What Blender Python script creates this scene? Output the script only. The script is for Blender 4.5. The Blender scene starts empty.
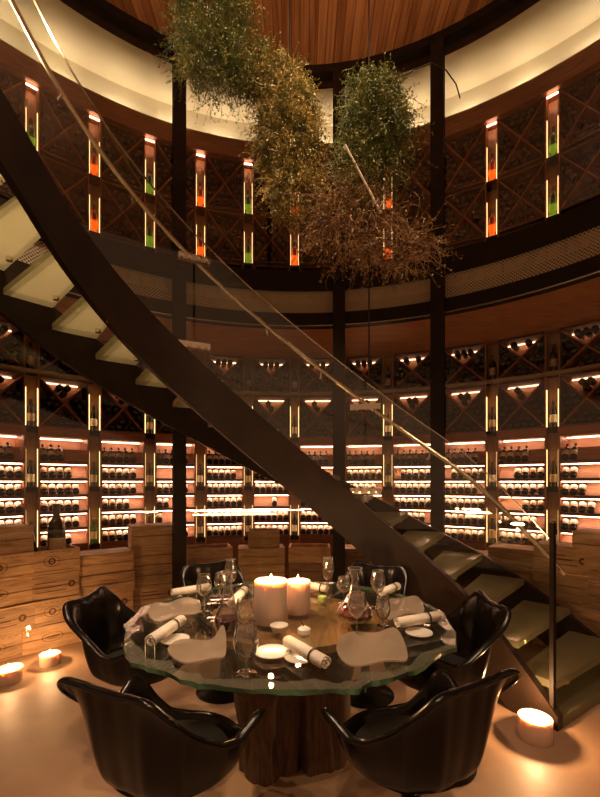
import bpy, math, random
from math import sin, cos, pi, radians, sqrt, atan2
from mathutils import Vector, Matrix
random.seed(11)
SC = bpy.context.scene
COL = SC.collection
CY = 1.4            # y of the room's axis (camera stands at the origin)
EYE = 1.43
FPX = 415.0

# ------------------------------------------------------------------ camera
cam_data = bpy.data.cameras.new('camera')
cam_data.sensor_fit = 'HORIZONTAL'
cam_data.sensor_width = 36.0
cam_data.lens = 36.0 * FPX / 600.0
cam_data.shift_y = (482.0 - 398.5) / 600.0
cam_data.clip_start = 0.05
cam = bpy.data.objects.new('camera', cam_data)
cam.location = (0, 0, EYE)
cam.rotation_euler = (radians(90), 0, 0)
COL.objects.link(cam)
SC.camera = cam

# ------------------------------------------------------------------ world, exposure
world = bpy.data.worlds.new('world')
SC.world = world
world.use_nodes = True
world.node_tree.nodes['Background'].inputs[0].default_value = (1.0, 0.50, 0.25, 1)
world.node_tree.nodes['Background'].inputs[1].default_value = 0.15
SC.view_settings.view_transform = 'Standard'
SC.view_settings.look = 'None'
SC.view_settings.gamma = 1.0
SC.view_settings.use_curve_mapping = False
SC.view_settings.exposure = 1.1
SC.cycles.transparent_max_bounces = 24
SC.cycles.max_bounces = 10
SC.cycles.caustics_reflective = False
SC.cycles.caustics_refractive = False
SC.cycles.sample_clamp_indirect = 4.0

WARM = (1.0, 0.56, 0.26)
WARM2 = (1.0, 0.66, 0.40)
LED_SHELF = 12.0
LED_NICHE = 2.2
LED_RACK = 4.0
COVE_W = 2.1
ADDED_SPOT_W = 120.0
CANDLE_W = 2.9

def lamp(name, kind, loc, power, color=WARM, size=0.03, target=None, angle=60, blend=0.6, parent=None):
    d = bpy.data.lights.new(name, kind)
    d.energy = power
    d.color = color
    if kind == 'AREA':
        d.size = size
    else:
        d.shadow_soft_size = size
    if kind == 'SPOT':
        d.spot_size = radians(angle)
        d.spot_blend = blend
    o = bpy.data.objects.new(name, d)
    o.location = loc
    if target is not None:
        o.rotation_euler = (Vector(target) - Vector(loc)).to_track_quat('-Z', 'Y').to_euler()
    COL.objects.link(o)
    if parent: o.parent = parent
    return o

# unseen fill spots added at the ceiling disc to brighten table, plants and stair
ADDED_SPOTS = [((0.0, 0.3, 5.74), (0.0, 2.2, 0.7), ADDED_SPOT_W * 1.0, 34),
              ((-1.3, 1.2, 5.74), (-1.3, 1.9, 0), ADDED_SPOT_W * 1.0, 60),
              ((-1.9, 2.3, 5.74), (-1.9, 2.6, 2.6), ADDED_SPOT_W * 2.0, 60),
              ((1.4, 1.3, 5.74), (1.2, 1.9, 0), ADDED_SPOT_W * 0.55, 60),
              ((0.5, 1.6, 5.74), (0.35, 2.6, 3.3), ADDED_SPOT_W * 1.9, 34),
              ((-0.6, 1.5, 5.74), (-0.25, 2.6, 3.7), ADDED_SPOT_W * 1.7, 36),
              ((0.0, -0.2, 5.74), (0.0, 0.9, 0), ADDED_SPOT_W * 0.9, 70)]
for p, t, w, a in ADDED_SPOTS:
    lamp('added_spot_beam', 'SPOT', (p[0], p[1], p[2] - 0.03), w, WARM2, 0.05, t, a, 0.8)

# out-of-view uplights added on the gallery parapet to brighten the timber ceiling
ADDED_UPLIGHTS = [(th_, 60.0) for th_ in (-75, 75, -92, 92)]

# ------------------------------------------------------------------ geometry helpers
def at(x, y, z):
    """photo pixel at known height -> world point"""
    Y = FPX * (EYE - z) / (y - 482.0)
    return Vector(((x - 300.0) / FPX * Y, Y, z))
def dp(x, y, Y):
    return Vector(((x - 300.0) / FPX * Y, Y, EYE - (y - 482.0) * Y / FPX))
def ring(th, r, z=0.0):
    t = radians(th)
    return Vector((-r * sin(t), CY + r * cos(t), z))

class MB:
    def __init__(s):
        s.v = []; s.f = []; s.m = []; s.uv = {}
    def add(s, verts, faces, m=0, mat=None, uvs=None):
        b = len(s.v)
        for p in verts:
            p = Vector(p)
            if mat is not None: p = mat @ p
            s.v.append(p)
        for k, f in enumerate(faces):
            if uvs: s.uv[len(s.f)] = uvs[k]
            s.f.append([b + i for i in f]); s.m.append(m)
        return s
    def box(s, x0, x1, y0, y1, z0, z1, m=0, mat=None):
        v = [(x0,y0,z0),(x1,y0,z0),(x1,y1,z0),(x0,y1,z0),(x0,y0,z1),(x1,y0,z1),(x1,y1,z1),(x0,y1,z1)]
        f = [(0,3,2,1),(4,5,6,7),(0,1,5,4),(1,2,6,5),(2,3,7,6),(3,0,4,7)]
        return s.add(v, f, m, mat)
    def lathe(s, prof, n=16, mat=None, m=0, mats=None, cap=False):
        v = []; f = []; fm = []
        P = len(prof)
        for r, z in prof:
            for i in range(n):
                a = 2 * pi * i / n
                v.append((r * cos(a), r * sin(a), z))
        b = len(s.v)
        for p in v:
            p = Vector(p)
            s.v.append(mat @ p if mat is not None else p)
        for j in range(P - 1):
            for i in range(n):
                k = (i + 1) % n
                s.f.append([b + j*n+i, b + j*n+k, b + (j+1)*n+k, b + (j+1)*n+i])
                s.m.append(mats[j] if mats else m)
        if cap:
            s.f.append([b + i for i in reversed(range(n))]); s.m.append(mats[0] if mats else m)
            s.f.append([b + (P-1)*n+i for i in range(n)]); s.m.append(mats[-1] if mats else m)
        return s
    def tube(s, pts, r, n=8, m=0, caps=True):
        pts = [Vector(p) for p in pts]
        b = len(s.v)
        up = Vector((0, 0, 1)); prev = None
        for i, p in enumerate(pts):
            d = (pts[min(i+1, len(pts)-1)] - pts[max(i-1, 0)]).normalized()
            if prev is None:
                a = d.cross(up)
                if a.length < 1e-3: a = d.cross(Vector((1, 0, 0)))
                a.normalize()
            else:
                a = (prev - d * prev.dot(d)).normalized()
            prev = a
            c = d.cross(a)
            rr = r[i] if isinstance(r, (list, tuple)) else r
            for k in range(n):
                t = 2 * pi * k / n
                s.v.append(p + a * (rr * cos(t)) + c * (rr * sin(t)))
        for i in range(len(pts) - 1):
            for k in range(n):
                q = (k + 1) % n
                s.f.append([b+i*n+k, b+i*n+q, b+(i+1)*n+q, b+(i+1)*n+k]); s.m.append(m)
        if caps:
            s.f.append([b+k for k in reversed(range(n))]); s.m.append(m)
            e = b + (len(pts)-1)*n
            s.f.append([e+k for k in range(n)]); s.m.append(m)
        return s
    def arc(s, r0, r1, z0, z1, t0, t1, n=64, m=0, closed=False, uv=False):
        """solid curved bar about the room axis; z0, z1 may be functions of the angle"""
        fz0 = z0 if callable(z0) else (lambda t: z0)
        fz1 = z1 if callable(z1) else (lambda t: z1)
        b = len(s.v)
        N = n if closed else n + 1
        for i in range(N):
            t = t0 + (t1 - t0) * i / n
            for r, z in ((r0, fz0(t)), (r1, fz0(t)), (r1, fz1(t)), (r0, fz1(t))):
                s.v.append(ring(t, r, z))
        for i in range(n):
            j = (i + 1) % N
            for k in range(4):
                q = (k + 1) % 4
                if uv:
                    u0 = radians(t0 + (t1-t0)*i/n) * r0; u1 = radians(t0 + (t1-t0)*(i+1)/n) * r0
                    zk = [fz0(0), fz0(0), fz1(0), fz1(0)]
                    s.uv[len(s.f)] = [(u0, zk[k]), (u0, zk[q]), (u1, zk[q]), (u1, zk[k])]
                s.f.append([b+i*4+k, b+i*4+q, b+j*4+q, b+j*4+k]); s.m.append(m)
        if not closed:
            s.f.append([b, b+3, b+2, b+1]); s.m.append(m)
            e = b + n*4
            s.f.append([e, e+1, e+2, e+3]); s.m.append(m)
        return s
    def build(s, name, mats, parent=None, smooth=False, shift=None, loc=None, auto=35):
        me = bpy.data.meshes.new(name)
        vs = s.v if shift is None else [p - Vector(shift) for p in s.v]
        me.from_pydata([tuple(p) for p in vs], [], s.f)
        if not isinstance(mats, (list, tuple)): mats = [mats]
        for m in mats: me.materials.append(m)
        me.polygons.foreach_set('material_index', s.m)
        if s.uv:
            uvl = me.uv_layers.new(name='UVMap')
            for pi_, poly in enumerate(me.polygons):
                if pi_ in s.uv:
                    for li, uv in zip(poly.loop_indices, s.uv[pi_]): uvl.data[li].uv = uv
        me.update()
        import bmesh
        bm = bmesh.new(); bm.from_mesh(me)
        bmesh.ops.recalc_face_normals(bm, faces=bm.faces)
        bm.to_mesh(me); bm.free()
        if smooth:
            me.polygons.foreach_set('use_smooth', [True] * len(me.polygons))
            try: me.set_sharp_from_angle(angle=radians(auto))
            except Exception: pass
        o = bpy.data.objects.new(name, me)
        COL.objects.link(o)
        if parent is not None: o.parent = parent
        if loc is not None: o.location = loc
        return o

def tag(o, label=None, cat=None, group=None, kind=None):
    if label: o['label'] = label
    if cat: o['category'] = cat
    if group: o['group'] = group
    if kind: o['kind'] = kind
    return o
def thing(name, label, cat, loc=(0, 0, 0), rz=0.0, group=None):
    o = bpy.data.objects.new(name, None)
    o.empty_display_size = 0.1
    COL.objects.link(o)
    o.location = loc; o.rotation_euler = (0, 0, rz)
    return tag(o, label, cat, group)
def copy_tree(o, parent=None):
    c = o.copy(); COL.objects.link(c)
    if parent is not None: c.parent = parent
    for ch in list(o.children): copy_tree(ch, c)
    return c
ORD = ['', 'first', 'second', 'third', 'fourth', 'fifth', 'sixth', 'seventh', 'eighth', 'ninth', 'tenth', 'eleventh', 'twelfth']

# ------------------------------------------------------------------ materials
def new_mat(name):
    m = bpy.data.materials.new(name); m.use_nodes = True
    return m, m.node_tree, m.node_tree.nodes['Principled BSDF']
def plain(name, col, rough=0.5, metal=0.0, spec=0.5, coat=0.0, bump=0.0, bscale=60, var=0.0, emit=None, es=0.0, sss=0.0, trans=0.0):
    m, nt, b = new_mat(name)
    b.inputs['Base Color'].default_value = (*col, 1)
    b.inputs['Roughness'].default_value = rough
    b.inputs['Metallic'].default_value = metal
    b.inputs['Specular IOR Level'].default_value = spec
    b.inputs['Coat Weight'].default_value = coat
    b.inputs['Transmission Weight'].default_value = trans
    if sss:
        b.inputs['Subsurface Weight'].default_value = 1.0
        b.inputs['Subsurface Radius'].default_value = (1.0, 0.75, 0.55)
        b.inputs['Subsurface Scale'].default_value = sss
    if emit:
        b.inputs['Emission Color'].default_value = (*emit, 1)
        b.inputs['Emission Strength'].default_value = es
    tc = nt.nodes.new('ShaderNodeTexCoord')
    if var or bump:
        n = nt.nodes.new('ShaderNodeTexNoise'); n.inputs['Scale'].default_value = bscale
        n.inputs['Detail'].default_value = 4
        nt.links.new(tc.outputs['Object'], n.inputs['Vector'])
        if var:
            r = nt.nodes.new('ShaderNodeValToRGB')
            r.color_ramp.elements[0].position = 0.3; r.color_ramp.elements[1].position = 0.7
            r.color_ramp.elements[0].color = (*[max(0, c * (1 - var)) for c in col], 1)
            r.color_ramp.elements[1].color = (*[min(1, c * (1 + var)) for c in col], 1)
            nt.links.new(n.outputs['Fac'], r.inputs[0]); nt.links.new(r.outputs[0], b.inputs['Base Color'])
        if bump:
            bp = nt.nodes.new('ShaderNodeBump'); bp.inputs['Strength'].default_value = bump
            bp.inputs['Distance'].default_value = 0.01
            nt.links.new(n.outputs['Fac'], bp.inputs['Height']); nt.links.new(bp.outputs[0], b.inputs['Normal'])
    return m
def wood(name, c1, c2, scale=(1, 12, 12), rough=0.5, rnd=0.35, bump=0.15, coat=0.0, coord='Object', knots=True):
    m, nt, b = new_mat(name)
    tc = nt.nodes.new('ShaderNodeTexCoord')
    mp = nt.nodes.new('ShaderNodeMapping'); mp.inputs['Scale'].default_value = scale
    oi = nt.nodes.new('ShaderNodeObjectInfo')
    sc = nt.nodes.new('ShaderNodeMath'); sc.operation = 'MULTIPLY'; sc.inputs[1].default_value = 37.0
    nt.links.new(oi.outputs['Random'], sc.inputs[0])
    ad = nt.nodes.new('ShaderNodeVectorMath'); ad.operation = 'ADD'
    nt.links.new(tc.outputs[coord], ad.inputs[0]); nt.links.new(sc.outputs[0], ad.inputs[1])
    nt.links.new(ad.outputs[0], mp.inputs['Vector'])
    n = nt.nodes.new('ShaderNodeTexNoise'); n.inputs['Scale'].default_value = 3.0
    n.inputs['Detail'].default_value = 8; n.inputs['Roughness'].default_value = 0.65
    n.inputs['Distortion'].default_value = 1.2 if knots else 0.3
    nt.links.new(mp.outputs[0], n.inputs['Vector'])
    r = nt.nodes.new('ShaderNodeValToRGB')
    r.color_ramp.elements[0].position = 0.32; r.color_ramp.elements[1].position = 0.68
    r.color_ramp.elements[0].color = (*c1, 1); r.color_ramp.elements[1].color = (*c2, 1)
    nt.links.new(n.outputs['Fac'], r.inputs[0])
    hv = nt.nodes.new('ShaderNodeHueSaturation')
    mr = nt.nodes.new('ShaderNodeMapRange'); mr.inputs['To Min'].default_value = 1 - rnd; mr.inputs['To Max'].default_value = 1 + rnd * 0.6
    nt.links.new(oi.outputs['Random'], mr.inputs[0]); nt.links.new(mr.outputs[0], hv.inputs['Value'])
    nt.links.new(r.outputs[0], hv.inputs['Color']); nt.links.new(hv.outputs[0], b.inputs['Base Color'])
    b.inputs['Roughness'].default_value = rough
    b.inputs['Coat Weight'].default_value = coat
    bp = nt.nodes.new('ShaderNodeBump'); bp.inputs['Strength'].default_value = bump; bp.inputs['Distance'].default_value = 0.005
    nt.links.new(n.outputs['Fac'], bp.inputs['Height']); nt.links.new(bp.outputs[0], b.inputs['Normal'])
    return m
def led(name, col, s):
    m = bpy.data.materials.new(name); m.use_nodes = True
    nt = m.node_tree; nt.nodes.clear()
    e = nt.nodes.new('ShaderNodeEmission'); e.inputs[0].default_value = (*col, 1); e.inputs[1].default_value = s
    o = nt.nodes.new('ShaderNodeOutputMaterial'); nt.links.new(e.outputs[0], o.inputs[0])
    return m
def thin_glass(name, tint=(0.96, 0.98, 0.95), ior=1.5, rough=0.0, boost=1.0, haze=0.0, hazecol=(0.8, 0.8, 0.75), pw=3.0):
    m = bpy.data.materials.new(name); m.use_nodes = True
    nt = m.node_tree; nt.nodes.clear()
    t = nt.nodes.new('ShaderNodeBsdfTransparent'); t.inputs[0].default_value = (*tint, 1)
    g = nt.nodes.new('ShaderNodeBsdfAnisotropic' if False else 'ShaderNodeBsdfGlossy'); g.inputs['Roughness'].default_value = rough
    fr = nt.nodes.new('ShaderNodeFresnel'); fr.inputs['IOR'].default_value = ior
    # thin sheets are two-sided: evaluate Fresnel with the normal turned to the ray on both sides
    geo = nt.nodes.new('ShaderNodeNewGeometry')
    mul = nt.nodes.new('ShaderNodeMath'); mul.operation = 'MULTIPLY'; mul.inputs[1].default_value = boost; mul.use_clamp = True
    lw = nt.nodes.new('ShaderNodeLayerWeight'); lw.inputs['Blend'].default_value = 0.25
    p = nt.nodes.new('ShaderNodeMath'); p.operation = 'POWER'; p.inputs[1].default_value = pw
    nt.links.new(lw.outputs['Facing'], p.inputs[0])
    ma = nt.nodes.new('ShaderNodeMath'); ma.operation = 'MULTIPLY_ADD'; ma.inputs[1].default_value = 0.8; ma.inputs[2].default_value = 0.045
    nt.links.new(p.outputs[0], ma.inputs[0]); nt.links.new(ma.outputs[0], mul.inputs[0])
    mx = nt.nodes.new('ShaderNodeMixShader')
    nt.links.new(mul.outputs[0], mx.inputs[0]); nt.links.new(t.outputs[0], mx.inputs[1]); nt.links.new(g.outputs[0], mx.inputs[2])
    o = nt.nodes.new('ShaderNodeOutputMaterial')
    last = mx
    if haze:
        d = nt.nodes.new('ShaderNodeBsdfDiffuse'); d.inputs[0].default_value = (*hazecol, 1)
        tl = nt.nodes.new('ShaderNodeBsdfTranslucent'); tl.inputs[0].default_value = (*hazecol, 1)
        dm = nt.nodes.new('ShaderNodeMixShader'); dm.inputs[0].default_value = 0.5
        nt.links.new(d.outputs[0], dm.inputs[1]); nt.links.new(tl.outputs[0], dm.inputs[2])
        m2 = nt.nodes.new('ShaderNodeMixShader'); m2.inputs[0].default_value = haze
        nt.links.new(mx.outputs[0], m2.inputs[1]); nt.links.new(dm.outputs[0], m2.inputs[2])
        last = m2
    nt.links.new(last.outputs[0], o.inputs[0])
    return m

steel = plain('black_steel', (0.016, 0.009, 0.005), 0.5, 0.0, 0.2, var=0.3, bscale=8)
steel_brown = plain('stringer_steel', (0.019, 0.0095, 0.005), 0.5, 0.0, 0.22, var=0.35, bscale=4)
chrome = plain('brushed_steel', (0.75, 0.66, 0.55), 0.22, 1.0)
rail_m = plain('handrail_steel', (0.80, 0.68, 0.52), 0.2, 1.0)
shell_m = plain('black_shell', (0.006, 0.004, 0.003), 0.22, 0.0, 0.32)
cush_m = plain('black_upholstery', (0.010, 0.008, 0.007), 0.8, bump=0.3, bscale=300)
wood_dark = wood('walnut', (0.09, 0.035, 0.014), (0.20, 0.085, 0.035), (1, 1, 10), 0.5)
wood_red = wood('red_timber', (0.22, 0.075, 0.028), (0.42, 0.17, 0.07), (1, 1, 12), 0.45, rnd=0.1)
wood_pale = wood('pale_timber', (0.42, 0.22, 0.12), (0.60, 0.36, 0.22), (1, 1, 10), 0.55, rnd=0.1)
wood_gold = wood('niche_timber', (0.30, 0.16, 0.06), (0.46, 0.26, 0.11), (10, 10, 1), 0.45, rnd=0.1)
crate_m = wood('crate_pine', (0.33, 0.19, 0.095), (0.66, 0.44, 0.26), (1.2, 1.2, 9), 0.7, rnd=0.4, bump=0.3)
crate_end = wood('crate_end_pine', (0.34, 0.17, 0.075), (0.60, 0.36, 0.18), (1.2, 1.2, 14), 0.7, rnd=0.2)
stamp_m = plain('crate_brand_ink', (0.09, 0.04, 0.02), 0.9)
trunk_m = wood('weathered_trunk', (0.03, 0.014, 0.007), (0.15, 0.072, 0.036), (14, 14, 1.2), 0.65, rnd=0.1, bump=0.9)
slab_m = wood('table_slab_wood', (0.16, 0.07, 0.03), (0.50, 0.27, 0.13), (5, 1, 1), 0.35, rnd=0.0, bump=0.3)
soffit_m = wood('soffit_timber', (0.36, 0.16, 0.075), (0.60, 0.30, 0.15), (1, 6, 6), 0.45, rnd=0.0)
led_shelf = led('shelf_led', (1.0, 0.54, 0.36), LED_SHELF)
led_niche = led('niche_led', (1.0, 0.60, 0.25), LED_NICHE)
led_rack = led('rack_led', (1.0, 0.50, 0.28), LED_RACK)
glass_m = thin_glass('clear_glass', (0.97, 0.98, 0.95), boost=1.0)
glass_door = thin_glass('cellar_glass', (0.97, 0.95, 0.92), boost=1.0)
stem_glass = thin_glass('crystal', (0.97, 0.97, 0.96), boost=4.0, pw=1.5)
table_glass = thin_glass('table_glass', (0.93, 0.94, 0.88), boost=1.5, haze=0.015, hazecol=(0.5, 0.55, 0.45))
frost_plate = thin_glass('frosted_plate_glass', (0.85, 0.82, 0.75), boost=2.0, rough=0.08, haze=0.55, hazecol=(0.62, 0.52, 0.42))
linen = plain('linen', (0.80, 0.74, 0.64), 0.9, bump=0.4, bscale=90, var=0.06)
tie_m = plain('dark_tie', (0.02, 0.015, 0.012), 0.6)
china = plain('white_china', (0.78, 0.74, 0.68), 0.25)
wax_m = plain('candle_wax', (0.66, 0.49, 0.38), 0.45, sss=0.03)
wick_m = plain('wick', (0.02, 0.015, 0.01), 0.9)
flame_m = led('flame', (1.0, 0.62, 0.22), 60.0)
btl_dark = plain('dark_bottle_glass', (0.012, 0.010, 0.007), 0.12, 0, 0.6)
btl_green = plain('green_bottle_glass', (0.10, 0.26, 0.03), 0.10, trans=0.6)
btl_orange = plain('orange_bottle_glass', (1.0, 0.16, 0.02), 0.12, trans=0.6)
lab_cream = plain('cream_label', (0.90, 0.80, 0.68), 0.7, var=0.15, bscale=40)
lab_tan = plain('tan_label', (0.52, 0.40, 0.26), 0.7, var=0.15, bscale=40)
cap_dark = plain('dark_capsule', (0.03, 0.012, 0.01), 0.35)
cap_red = plain('red_capsule', (0.65, 0.03, 0.015), 0.35)
wine_m = plain('red_wine', (0.10, 0.004, 0.004), 0.05)
fruit_m = plain('green_wax', (0.35, 0.5, 0.15), 0.5)
plaster = plain('cove_plaster', (0.66, 0.56, 0.38), 0.85, var=0.10, bscale=1.6, bump=0.1)
soil_m = plain('dark_wall_paint', (0.05, 0.024, 0.014), 0.7, var=0.2, bscale=3)

def floor_material():
    m, nt, b = new_mat('polished_concrete')
    tc = nt.nodes.new('ShaderNodeTexCoord')
    n = nt.nodes.new('ShaderNodeTexNoise'); n.inputs['Scale'].default_value = 1.6; n.inputs['Detail'].default_value = 8
    n.inputs['Roughness'].default_value = 0.6
    nt.links.new(tc.outputs['Object'], n.inputs['Vector'])
    r = nt.nodes.new('ShaderNodeValToRGB')
    r.color_ramp.elements[0].position = 0.3; r.color_ramp.elements[1].position = 0.72
    r.color_ramp.elements[0].color = (0.30, 0.175, 0.105, 1); r.color_ramp.elements[1].color = (0.45, 0.285, 0.175, 1)
    nt.links.new(n.outputs['Fac'], r.inputs[0]); nt.links.new(r.outputs[0], b.inputs['Base Color'])
    n2 = nt.nodes.new('ShaderNodeTexNoise'); n2.inputs['Scale'].default_value = 5
    nt.links.new(tc.outputs['Object'], n2.inputs['Vector'])
    mr = nt.nodes.new('ShaderNodeMapRange'); mr.inputs['To Min'].default_value = 0.42; mr.inputs['To Max'].default_value = 0.62
    nt.links.new(n2.outputs['Fac'], mr.inputs[0]); nt.links.new(mr.outputs[0], b.inputs['Roughness'])
    bp = nt.nodes.new('ShaderNodeBump'); bp.inputs['Strength'].default_value = 0.12; bp.inputs['Distance'].default_value = 0.01
    nt.links.new(n2.outputs['Fac'], bp.inputs['Height']); nt.links.new(bp.outputs[0], b.inputs['Normal'])
    return m
def plank_material(name, c1, c2, width=0.11):
    m, nt, b = new_mat(name)
    tc = nt.nodes.new('ShaderNodeTexCoord')
    sp = nt.nodes.new('ShaderNodeSeparateXYZ'); nt.links.new(tc.outputs['Object'], sp.inputs[0])
    dv = nt.nodes.new('ShaderNodeMath'); dv.operation = 'DIVIDE'; dv.inputs[1].default_value = width
    nt.links.new(sp.outputs['X'], dv.inputs[0])
    fl = nt.nodes.new('ShaderNodeMath'); fl.operation = 'FLOOR'; nt.links.new(dv.outputs[0], fl.inputs[0])
    fr = nt.nodes.new('ShaderNodeMath'); fr.operation = 'FRACT'; nt.links.new(dv.outputs[0], fr.inputs[0])
    wn = nt.nodes.new('ShaderNodeTexWhiteNoise'); wn.noise_dimensions = '1D'; nt.links.new(fl.outputs[0], wn.inputs['W'])
    cb = nt.nodes.new('ShaderNodeCombineXYZ')
    nt.links.new(wn.outputs['Value'], cb.inputs['Z'])
    m10 = nt.nodes.new('ShaderNodeMath'); m10.operation = 'MULTIPLY'; m10.inputs[1].default_value = 30
    nt.links.new(sp.outputs['X'], m10.inputs[0]); nt.links.new(m10.outputs[0], cb.inputs['X'])
    nt.links.new(sp.outputs['Y'], cb.inputs['Y'])
    n = nt.nodes.new('ShaderNodeTexNoise'); n.inputs['Scale'].default_value = 1.5; n.inputs['Detail'].default_value = 7; n.inputs['Distortion'].default_value = 0.6
    nt.links.new(cb.outputs[0], n.inputs['Vector'])
    mxv = nt.nodes.new('ShaderNodeMath'); mxv.operation = 'MULTIPLY_ADD'; mxv.inputs[1].default_value = 0.30
    nt.links.new(wn.outputs['Value'], mxv.inputs[0]); nt.links.new(n.outputs['Fac'], mxv.inputs[2])
    r = nt.nodes.new('ShaderNodeValToRGB')
    r.color_ramp.elements[0].position = 0.4; r.color_ramp.elements[1].position = 0.95
    r.color_ramp.elements[0].color = (*c1, 1); r.color_ramp.elements[1].color = (*c2, 1)
    nt.links.new(mxv.outputs[0], r.inputs[0])
    gt = nt.nodes.new('ShaderNodeMath'); gt.operation = 'GREATER_THAN'; gt.inputs[1].default_value = 0.045
    nt.links.new(fr.outputs[0], gt.inputs[0])
    mx = nt.nodes.new('ShaderNodeMix'); mx.data_type = 'RGBA'; mx.inputs[6].default_value = (0.02, 0.008, 0.004, 1)
    nt.links.new(gt.outputs[0], mx.inputs[0]); nt.links.new(r.outputs[0], mx.inputs[7])
    nt.links.new(mx.outputs[2], b.inputs['Base Color'])
    b.inputs['Roughness'].default_value = 0.5
    return m
def perforated_material():
    m, nt, b = new_mat('perforated_metal')
    uv = nt.nodes.new('ShaderNodeUVMap')
    mp = nt.nodes.new('ShaderNodeMapping'); mp.inputs['Scale'].default_value = (1 / 0.022, 1 / 0.022, 1); mp.inputs['Rotation'].default_value = (0, 0, radians(45))
    nt.links.new(uv.outputs[0], mp.inputs['Vector'])
    fr = nt.nodes.new('ShaderNodeVectorMath'); fr.operation = 'FRACTION'; nt.links.new(mp.outputs[0], fr.inputs[0])
    sb = nt.nodes.new('ShaderNodeVectorMath'); sb.operation = 'SUBTRACT'; sb.inputs[1].default_value = (0.5, 0.5, 0)
    nt.links.new(fr.outputs[0], sb.inputs[0])
    ml = nt.nodes.new('ShaderNodeVectorMath'); ml.operation = 'MULTIPLY'; ml.inputs[1].default_value = (1, 1, 0)
    nt.links.new(sb.outputs[0], ml.inputs[0])
    ln = nt.nodes.new('ShaderNodeVectorMath'); ln.operation = 'LENGTH'; nt.links.new(ml.outputs[0], ln.inputs[0])
    lt = nt.nodes.new('ShaderNodeMath'); lt.operation = 'LESS_THAN'; lt.inputs[1].default_value = 0.38
    nt.links.new(ln.outputs['Value'], lt.inputs[0])
    b.inputs['Base Color'].default_value = (0.60, 0.52, 0.36, 1); b.inputs['Metallic'].default_value = 0.4; b.inputs['Roughness'].default_value = 0.5
    t = nt.nodes.new('ShaderNodeBsdfTransparent'); mx = nt.nodes.new('ShaderNodeMixShader')
    nt.links.new(lt.outputs[0], mx.inputs[0]); nt.links.new(b.outputs[0], mx.inputs[1]); nt.links.new(t.outputs[0], mx.inputs[2])
    nt.links.new(mx.outputs[0], nt.nodes['Material Output'].inputs[0])
    return m
def tread_material():
    m = bpy.data.materials.new('frosted_tread_glass'); m.use_nodes = True
    nt = m.node_tree; nt.nodes.clear()
    d = nt.nodes.new('ShaderNodeBsdfDiffuse'); d.inputs[0].default_value = (0.38, 0.33, 0.21, 1)
    t = nt.nodes.new('ShaderNodeBsdfTranslucent'); t.inputs[0].default_value = (0.92, 0.80, 0.56, 1)
    a = nt.nodes.new('ShaderNodeMixShader'); a.inputs[0].default_value = 0.5
    nt.links.new(d.outputs[0], a.inputs[1]); nt.links.new(t.outputs[0], a.inputs[2])
    tr = nt.nodes.new('ShaderNodeBsdfTransparent'); tr.inputs[0].default_value = (0.8, 0.9, 0.75, 1)
    b = nt.nodes.new('ShaderNodeMixShader'); b.inputs[0].default_value = 0.50
    nt.links.new(a.outputs[0], b.inputs[1]); nt.links.new(tr.outputs[0], b.inputs[2])
    g = nt.nodes.new('ShaderNodeBsdfGlossy'); g.inputs['Roughness'].default_value = 0.08
    c = nt.nodes.new('ShaderNodeMixShader'); c.inputs[0].default_value = 0.07
    nt.links.new(b.outputs[0], c.inputs[1]); nt.links.new(g.outputs[0], c.inputs[2])
    o = nt.nodes.new('ShaderNodeOutputMaterial'); nt.links.new(c.outputs[0], o.inputs[0])
    return m
def edge_material():
    m, nt, b = new_mat('green_glass_edge')
    b.inputs['Base Color'].default_value = (0.10, 0.22, 0.12, 1); b.inputs['Roughness'].default_value = 0.12
    b.inputs['Transmission Weight'].default_value = 0.35
    return m
def plant_material(name, a, b_, c):
    m, nt, b = new_mat(name)
    tc = nt.nodes.new('ShaderNodeTexCoord')
    n = nt.nodes.new('ShaderNodeTexNoise'); n.inputs['Scale'].default_value = 9; n.inputs['Detail'].default_value = 5
    nt.links.new(tc.outputs['Object'], n.inputs['Vector'])
    r = nt.nodes.new('ShaderNodeValToRGB')
    r.color_ramp.elements[0].position = 0.35; r.color_ramp.elements[1].position = 0.66
    r.color_ramp.elements[0].color = (*a, 1); r.color_ramp.elements[1].color = (*c, 1)
    e = r.color_ramp.elements.new(0.5); e.color = (*b_, 1)
    nt.links.new(n.outputs['Fac'], r.inputs[0]); nt.links.new(r.outputs[0], b.inputs['Base Color'])
    b.inputs['Roughness'].default_value = 0.6
    return m
floor_m = floor_material()
disc_m = plank_material('ceiling_planks', (0.22, 0.07, 0.022), (0.60, 0.25, 0.09), 0.085)
perf_m = perforated_material()
tread_m = tread_material()
edge_m = edge_material()

# ------------------------------------------------------------------ setting
RF = 4.2     # face of the shelving
fl = MB(); fl.lathe([(0.001, 0), (2.0, 0), (4.75, 0), (4.75, -0.1), (0.001, -0.1)], 96, Matrix.Translation((0, CY, 0)))
tag(fl.build('floor', floor_m, shift=(0, 0, 0)), kind='structure')
w = MB(); w.arc(4.62, 4.75, 0.0, 5.9, -85, 85, 64)
tag(w.build('wall_outer', soil_m), kind='structure')
w = MB(); w.arc(4.62, 4.75, 5.9, 6.66, -85, 85, 64)
tag(w.build('wall_cove', plaster), kind='structure')
c = MB(); c.arc(3.12, 4.75, 6.58, 6.66, 0, 360, 96, closed=True)
tag(c.build('ceiling_outer', plaster, smooth=True), kind='structure')
c = MB(); c.lathe([(0.001, 5.78), (3.0, 5.78), (3.0, 5.86), (0.001, 5.86)], 96, Matrix.Translation((0, CY, 0)))
tag(c.build('ceiling', disc_m), kind='structure')
c = MB(); c.arc(2.93, 3.12, 5.70, 6.66, 0, 360, 128, closed=True)
tag(c.build('trim_1', steel), kind='structure')
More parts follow.
